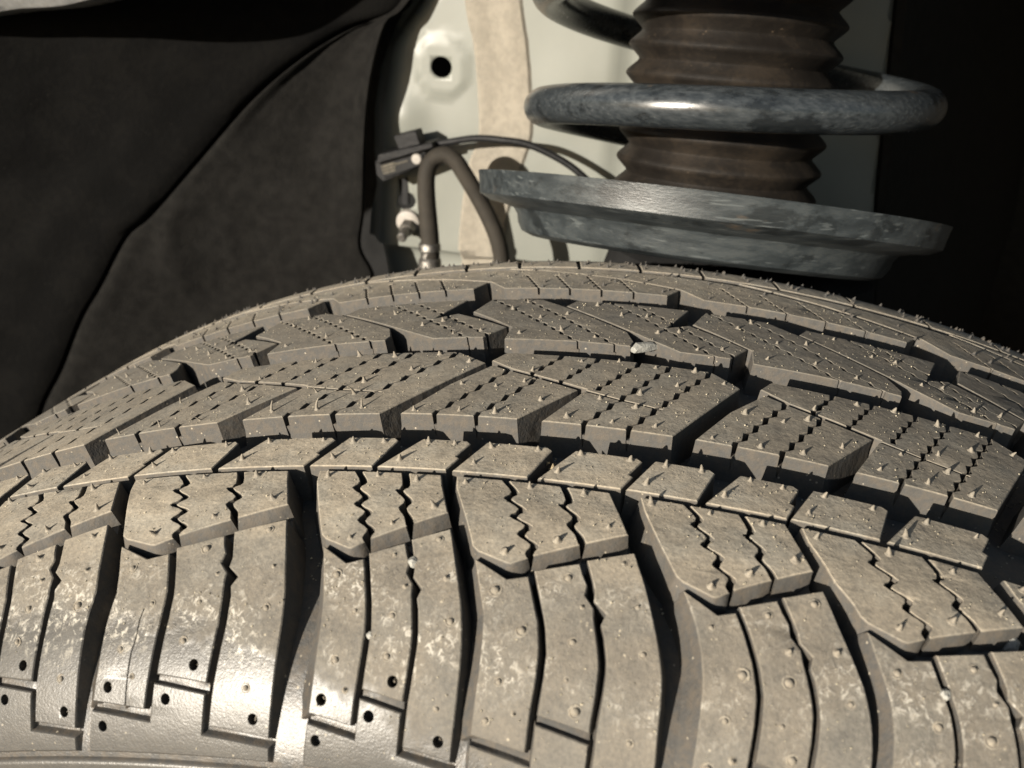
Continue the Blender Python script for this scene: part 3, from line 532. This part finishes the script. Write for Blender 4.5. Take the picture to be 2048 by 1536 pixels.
def pebble(name, th, s, h, size, mat_, label, cat, sq=(1, 1, 1), rot=0.):
    bm = bmesh.new(); bmesh.ops.create_icosphere(bm, subdivisions=2, radius=1)
    for v in bm.verts:
        v.co *= 1 + .35 * noise.noise(v.co * 1.3 + Vector((th, s, 0)))
        v.co = Vector((v.co.x * sq[0], v.co.y * sq[1], v.co.z * sq[2])) * size / 1000
    me = bpy.data.meshes.new(name); bm.to_mesh(me); bm.free()
    o = link(name, me, mat_); o.location = P(th, s, h); o.rotation_euler = (N(th, s).to_track_quat('Z', 'Y').to_matrix() @ Matrix.Rotation(rot, 3, 'Z')).to_euler()
    tag(o, label, cat); return o
pebble('stone_chip', -22., 6.5, -.9, 2.1, M_PALE, 'pale elongated stone chip wedged in the groove behind the middle row of blocks', 'stone', (1.9, .6, .6), 2.45)
pebble('pebble', 159.5, -67.8, -3.2, 1.5, M_PALE, 'small pale round pebble lodged in the lateral groove at the right edge', 'pebble')
pebble('pebble', 126., -81.4, -.3, .8, M_PALE, 'tiny white stone chip stuck in a shoulder sipe at lower right', 'pebble')
pebble('pebble', -104.5, -76.9, -.5, .9, M_PALE, 'tiny white stone chip stuck at the top of the sipe right of centre shoulder groove', 'pebble')
pebble('pebble', -117.3, -88.8, -.5, .6, M_PALE, 'white speck of stone in the left sipe of the block in the lower middle', 'pebble')
V = []; F = []
for k in range(40):
    pc = P(-56.5 + random.gauss(0, 2.6), -47.5 + random.gauss(0, 1.0), -3.6 + random.uniform(0, 2.6)); sz = random.uniform(.2, .5); b0 = len(V)
    R = Matrix.Rotation(random.uniform(0, 6.28), 3, Vector((random.random(), random.random(), .5)).normalized())
    V += [pc + R @ Vector((v.x * sz * 1.4, v.y * sz, v.z * sz * .3)) / 1000 for v in ico]; F += [tuple(b0 + i for i in t) for t in icf]
tag(link('plant_crumbs', meshdata('plant_crumbs', V, F, False), M_STRAW), 'clump of dry tan plant crumbs in the gap between two small blocks', 'plant debris', kind='stuff')

# ------------------------------------------------------------------ suspension strut: spring, dust boot, spring seat
strut = empty('suspension_strut', (.002, .155, .33)); tag(strut, 'dusty suspension strut with thick coil spring, ribbed dust boot and dished spring seat', 'suspension strut')
ctr = Vector((.0045, .155, .3659)); tiltx, tilty = -.052, -.125; pitch = .0385
pts = []
for k in range(-27, 400):
    ph = math.radians(180 + k * 4)           # 180 deg = left end, 270 deg = towards the viewer
    x, y = .0652 * math.cos(ph), .0652 * math.sin(ph)
    q_ = 1 - .085 * min(1.2, max(0, (k - 90) / 90)); x *= q_; y *= q_
    pts.append(ctr + Vector((x, y, -.0025 + tiltx * x + tilty * y + pitch * (k * 4) / 360)))
tube('coil_spring', pts, .0063, M_STEEL, strut, 20)
ax = Vector((.005, .10, 1)).normalized()
pr = []
z = .0150 - 1 * .0096
while z < .262:
    pr += [(.0324, z - .0048), (.0327, z - .0042), (.0356, z - .0014), (.0363, z - .0006), (.0365, z + .0001), (.0362, z + .0008), (.0355, z + .0016), (.0328, z + .0041)]; z += .0096
tube('damper_rod', [Vector((.006, .165, .50)), Vector((.007, .18, .60)), Vector((.008, .19, .66))], .014, M_DARK, strut, 20)
lathe('dust_boot', pr, (.0045, .1515, .3385), ax, M_BOOT, strut, 72)
sax = Vector((.02, .26, 1)).normalized()
seat = lathe('spring_seat', [(.020, -.018), (.055, -.0208), (.0625, -.0206), (.0662, -.0192), (.0678, -.0165), (.0685, -.0135), (.0700, -.0113), (.0735, -.0104), (.0790, -.0096), (.0832, -.0075), (.0842, -.0015), (.0847, .0004), (.0840, .0005), (.0822, -.006), (.0780, -.0085), (.0700, -.0092), (.0660, -.011), (.064, -.016), (.05, -.0190), (.02, -.016)], (.002, .155, .3393), sax, M_SEAT, strut, 96)
tube('damper_rod', [Vector((.004, .150, .25)), Vector((.004, .152, .30)), Vector((.004, .155, .33))], .022, M_DARK, strut, 24)
lathe('shade_filler', [(.0, .058), (.044, .058), (.050, .054), (.052, .045), (.052, -.10), (.0, -.10)], (.016, .158, .262), (.05, .1, 1), M_DARK, strut, 40)  # dark cylinder added to blacken the shaded gap below the seat

# ------------------------------------------------------------------ car body: inner wing, sealer, stud, wing edge
body = empty('car_body', (0, .26, .3)); tag(body, 'pale green painted inner wing of the car behind the tyre and its outer wing edge', 'car body')
YP = .262
def flat_piece(name, outline, holes, yfun, material, parent, thick, step=.008):
    verts = []; faces = []; edges = []
    def addf(l):
        q = [Vector(p) for p in l]
        if sum(q[i].cross(q[(i + 1) % len(q)]) for i in range(len(q))) < 0: q.reverse()
        b = len(verts); verts.extend(q); faces.append(list(range(b, b + len(q))))
    addf(outline)
    for h_ in holes: addf(h_)
    xs = [p[0] for p in outline]; zs = [p[1] for p in outline]
    x = min(xs) + .0031
    while x < max(xs): b = len(verts); verts.extend((Vector((x, min(zs) - .01)), Vector((x, max(zs) + .01)))); edges.append((b, b + 1)); x += step
    z = min(zs) + .0027
    while z < max(zs): b = len(verts); verts.extend((Vector((min(xs) - .01, z)), Vector((max(xs) + .01, z)))); edges.append((b, b + 1)); z += step
    V, E, F, ov, oe, of = geometry.delaunay_2d_cdt(verts, edges, faces, 1, 1e-6)
    tri = [f for f, o in zip(F, of) if o == [0] or (0 in o and len(o) == 1)]
    used = sorted({i for f in tri for i in f}); ix = {i: k for k, i in enumerate(used)}
    me = meshdata(name, [Vector((V[i].x, yfun(V[i].x, V[i].y), V[i].y)) for i in used], [[ix[i] for i in f] for f in tri], True, 50)
    o = link(name, me, material, parent); md = o.modifiers.new('solid', 'SOLIDIFY'); md.thickness = thick; md.offset = -1 ; return o
ss = lambda a, b, x: (lambda t: t * t * (3 - 2 * t))(max(0., min(1., (x - a) / (b - a))))
HC = (-.1321, .3666)
def panel_y(x, z):
    y = YP
    d = math.hypot(x - HC[0], (z - HC[1]) * .97); y -= .0013 * (1 - ss(.0128, .0150, d))
    left = interp(z, (.25, .272, .30, .345, .375, .41), (-.172, -.176, -.174, -.172, -.166, -.14)); e = x - left
    y += .016 * (1 - ss(0, .016, e)) ** 2
    y += .0035 * ss(-.05, -.040, x) * (1 - .4 * ss(.36, .30, z))
    y -= .004 * math.exp(-((x + .152) ** 2 + (z - .341) ** 2) / .00012)
    if z < .2735: y += .009 * ss(.2735, .2690, z)
    y += .0012 * noise.noise(Vector((x * 25, z * 25, 0)))
    return y
circ = lambda c, r, n=28: [(c[0] + r * math.cos(2 * math.pi * k / n), c[1] + r * .92 * math.sin(2 * math.pi * k / n)) for k in range(n)]
flat_piece('inner_wing_panel', PANEL, [circ(HC, .0054), KEY], panel_y, M_PAINT, body, .0012, .003)
L_, R_ = STRIP
rows_ = []
for k, (a, b) in enumerate(zip(spline([(p[0], 0, p[1]) for p in L_], 8), spline([(p[0], 0, p[1]) for p in R_], 8))):
    r = []
    for j in range(15):
        t = j / 14; x = a.x + (b.x - a.x) * t; z = a.z + (b.z - a.z) * t
        prf = min(1, min(t, 1 - t) / .07) ** .5
        wv = .0004 * noise.noise(Vector((x * 90, 0, z * 60))) + .0006 * math.sin(t * 9 + 1) * (.4 + .6 * ss(.33, .40, z))
        x += .0003 * noise.noise(Vector((j * 3.1, z * 140, 1))) * (1 if j in (0, 14) else 0)
        r.append(Vector((x, panel_y(x, z) + .0006 - (.0022 + wv) * prf, z)))
    rows_.append(r)
grid('sealer_strip', rows_, M_SEAL, body)
st = lathe('stud_washer', [(.0, .0022), (.0048, .0022), (.0062, .0016), (.0066, .0004), (.0066, -.002)], (-.1492, YP - .0005, .2872), (.05, -1, -.1), M_WHITE, body, 32)
nutp = []
for r, z_ in ((.0042, .0018), (.0042, .0062), (.0036, .0070), (.0026, .0070), (.0026, .0150), (.0019, .0158), (.0, .0158)): nutp.append((r, z_))
lathe('stud_nut', nutp[:4] , (-.1486, YP - .0005, .2858), (.05, -1, -.22), M_ZINC, body, 6)
lathe('threaded_stud', nutp[3:], (-.1486, YP - .0005, .2858), (.05, -1, -.22), M_ZINC, body, 20)
box('plastic_tab', (-.1510, YP + .001, .3030), (.0040, .003, .014), ((1, 0, 0), (0, 1, 0), (0, 0, 1)), M_BLACK, body)
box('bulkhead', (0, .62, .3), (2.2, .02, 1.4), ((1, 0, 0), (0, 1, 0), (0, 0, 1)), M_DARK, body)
lip = [(-.66, .165, 0.2242), (-.52, .165, 0.3242), (-.427, .165, 0.3524), (-.367, .165, 0.3699), (-.327, .165, 0.3795), (-.2898, .165, 0.3863), (-.2602, .165, 0.3908), (-.2450, .165, 0.3947), (-.232, .165, 0.4022), (-.215, .165, 0.4202), (-.19, .165, 0.4492), (-.13, .165, 0.4942), (-.03, .165, 0.5342), (.1, .165, 0.5542), (.25, .165, 0.5342), (.4, .165, 0.4542), (.55, .165, 0.3042)]
wing = []
for p in spline(lip, 6):
    wob = .0007 * noise.noise(p * 60); up_ = Vector((p.x * .15, 0, 1)).normalized()
    wing.append([p + up_ * d + Vector((0, e, wob)) for d, e in ((.012, .030), (.002, .022), (-.0004, .018), (-.0006, .004), (.0006, -.001), (.004, -.003), (.02, -.012), (.08, -.035), (.2, -.05), (.35, -.03))])
grid('outer_wing', wing, M_WING, body, thick=.0008)

# ------------------------------------------------------------------ wheel arch liner
liner = empty('wheel_arch_liner', (-.2, .22, .33)); tag(liner, 'black felt wheel arch liner in two overlapping sheets left of the pale inner wing', 'wheel arch liner')
CREASE = [(((-.2389, .2283, .3274), (-.2194, .2363, .3191), (-.2039, .2425, .308), (-.1926, .247, .2972)), .0026), (((-.261, .2212, .2914), (-.266, .2203, .2698), (-.2633, .2221, .2531)), .003)]
def seg_d(p, a, b):
    d = b - a; t = max(0, min(1, (p - a).dot(d) / d.length_squared)); return (p - a - d * t).length
def fine(rows, n=5):
    r1 = [spline(r, n) for r in rows]; cols = [spline([r[i] for r in r1], n) for i in range(len(r1[0]))]
    out = [[cols[i][j] for i in range(len(cols))] for j in range(len(cols[0]))]
    for r in out:
        for i, p in enumerate(r):
            q = p.copy(); fade = ss(0, 1, (i - 2 * n) / n) * ss(0, 1, (len(r) - 1 - 2 * n - i) / n + .001)
            dy = .0045 * noise.noise(q * 15) + .0016 * noise.noise(q * 55) + .0004 * noise.noise(q * 240)
            for cr_, am in CREASE:
                dd = min(seg_d(q, Vector(a), Vector(b)) for a, b in zip(cr_, cr_[1:]))
                dy -= am * math.exp(-(dd / .0075) ** 2)
            p.y += dy * fade
    return out
grid('inner_liner', fine(LB), M_LINER, liner)
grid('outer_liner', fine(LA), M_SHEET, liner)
grid('arch_roof', [[(x, y, .60 - .9 * max(0, abs(x) - .25) ** 2 * 2) for x in (-.62, -.5, -.35, -.2, 0, .2, .35, .5, .62)] for y in (.10, .2, .3, .42, .62)], M_LINER, liner, thick=.003)
rr_ = []
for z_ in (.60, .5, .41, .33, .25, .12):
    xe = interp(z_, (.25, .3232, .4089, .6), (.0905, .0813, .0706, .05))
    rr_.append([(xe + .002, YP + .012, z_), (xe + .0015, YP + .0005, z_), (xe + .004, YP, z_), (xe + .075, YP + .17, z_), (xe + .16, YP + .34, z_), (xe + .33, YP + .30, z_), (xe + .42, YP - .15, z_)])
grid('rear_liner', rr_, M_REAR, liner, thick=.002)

# ------------------------------------------------------------------ brake hose, cable, clip
hose = empty('brake_hose', (-.12, .215, .27)); tag(hose, 'dusty brown rubber brake hose bent in a loop in front of the pale panel', 'hose')
hp = [(-.1215, .213, .2686), (-.1217, .213, .2788), (-.1224, .214, .2934), (-.1253, .217, .3131), (-.1258, .219, .3240), (-.1235, .221, .3300), (-.1181, .222, .3325), (-.1129, .222, .3302), (-.1087, .222, .3248), (-.1015, .222, .3144), (-.0951, .221, .3043), (-.0908, .22, .2958), (-.0883, .22, .2857), (-.0864, .22, .2650)]
tube('hose_body', spline(hp[1:], 8), lambda t: .0046 - .0007 * min(1, t * 3), M_HOSE, hose, 24)
lathe('hose_ferrule', [(.0, .0200), (.0046, .0200), (.0053, .0190), (.0053, .0165), (.0044, .0155), (.0044, .0130), (.0054, .0118), (.0056, .0085), (.0046, .007), (.0046, -.004), (.0, -.004)], (-.1215, .2125, .2722), (-.05, .06, 1), M_ZINC, hose, 28)
cab = tube('wiring_cable', spline([(-.1489, .246, .3214), (-.1335, .247, .3306), (-.1209, .246, .3344), (-.1085, .243, .3374), (-.0962, .240, .3383), (-.0816, .24, .3372), (-.0642, .24, .3307), (-.0515, .24, .3224), (-.03, .245, .305)], 8), .0017, M_BLACK, None, 12)
tag(cab, 'thin black cable arching from the clip over the beige sealer strip', 'cable')
clip = empty('cable_clip', (-.146, .245, .324)); tag(clip, 'black plastic cable clip with a small printed label beside the hose', 'clip')
def slab(name, quad, y0, y1, material, parent):
    n = len(quad); V = [(x, y0, z) for x, z in quad] + [(x, y1, z) for x, z in quad]
    F = [tuple(range(n)), tuple(range(2 * n - 1, n - 1, -1))] + [(k, k + n, (k + 1) % n + n, (k + 1) % n) for k in range(n)]
    o = link(name, meshdata(name, V, F, True, 25), material, parent); md = o.modifiers.new('bevel', 'BEVEL'); md.width = .0005; md.segments = 2; return o
slab('clip_latch', [(-.1506, .3348), (-.1391, .3385), (-.1366, .3320), (-.1479, .3283)], .2425, .252, M_BLACK, clip)
slab('clip_rail', [(-.1577, .3257), (-.1300, .3340), (-.1294, .3315), (-.1588, .3209)], .2400, .256, M_BLACK, clip)
slab('clip_body', [(-.1605, .3217), (-.1344, .3302), (-.1338, .3227), (-.1564, .3116), (-.1600, .3147)], .2430, .258, M_BLACK, clip)
lab = slab('label', [(-.1571, .3201), (-.1353, .3280), (-.1352, .3224), (-.1552, .3136)], .2422, .2432, M_BLACK, clip)
xa = Vector((.0218, 0, .0079)).normalized(); za = Vector((-xa.z, 0, xa.x))
W2 = lambda x, y, z: Vector((-.1555, .2418, .3157)) + xa * x + Vector((0, y, 0)) + za * z
V = []; F = []
def bar(x, z, w, h_):
    b0 = len(V); V.extend(W2(xx, 0, zz) for xx, zz in ((x, z), (x + w, z), (x + w, z + h_), (x, z + h_))); F.append((b0, b0 + 1, b0 + 2, b0 + 3))
for rI in range(3):
    x = 0.
    while x < (.0070, .0075, .0145)[rI]:
        w = random.uniform(.0003, .0008); bar(x, rI * .0016 - (.0004 if x > .0075 else 0), w, .0012 if x < .0075 else .0008); x += w + random.uniform(.0002, .0004)
link('label_print', meshdata('label_print', V, F, False), M_PRINT, lab)
lathe('clip_button', [(.0, .0012), (.0022, .0011), (.0027, .0004), (.0027, -.001)], (-.1384, .2424, .3249), (0, -1, 0), M_WHITE, clip, 24)

# ------------------------------------------------------------------ ground
gr = grid('ground', [[(x, y, -.342) for x in (-60, 0, 60)] for y in (-60, 0, 60)], M_ASPH); gr['kind'] = 'structure'
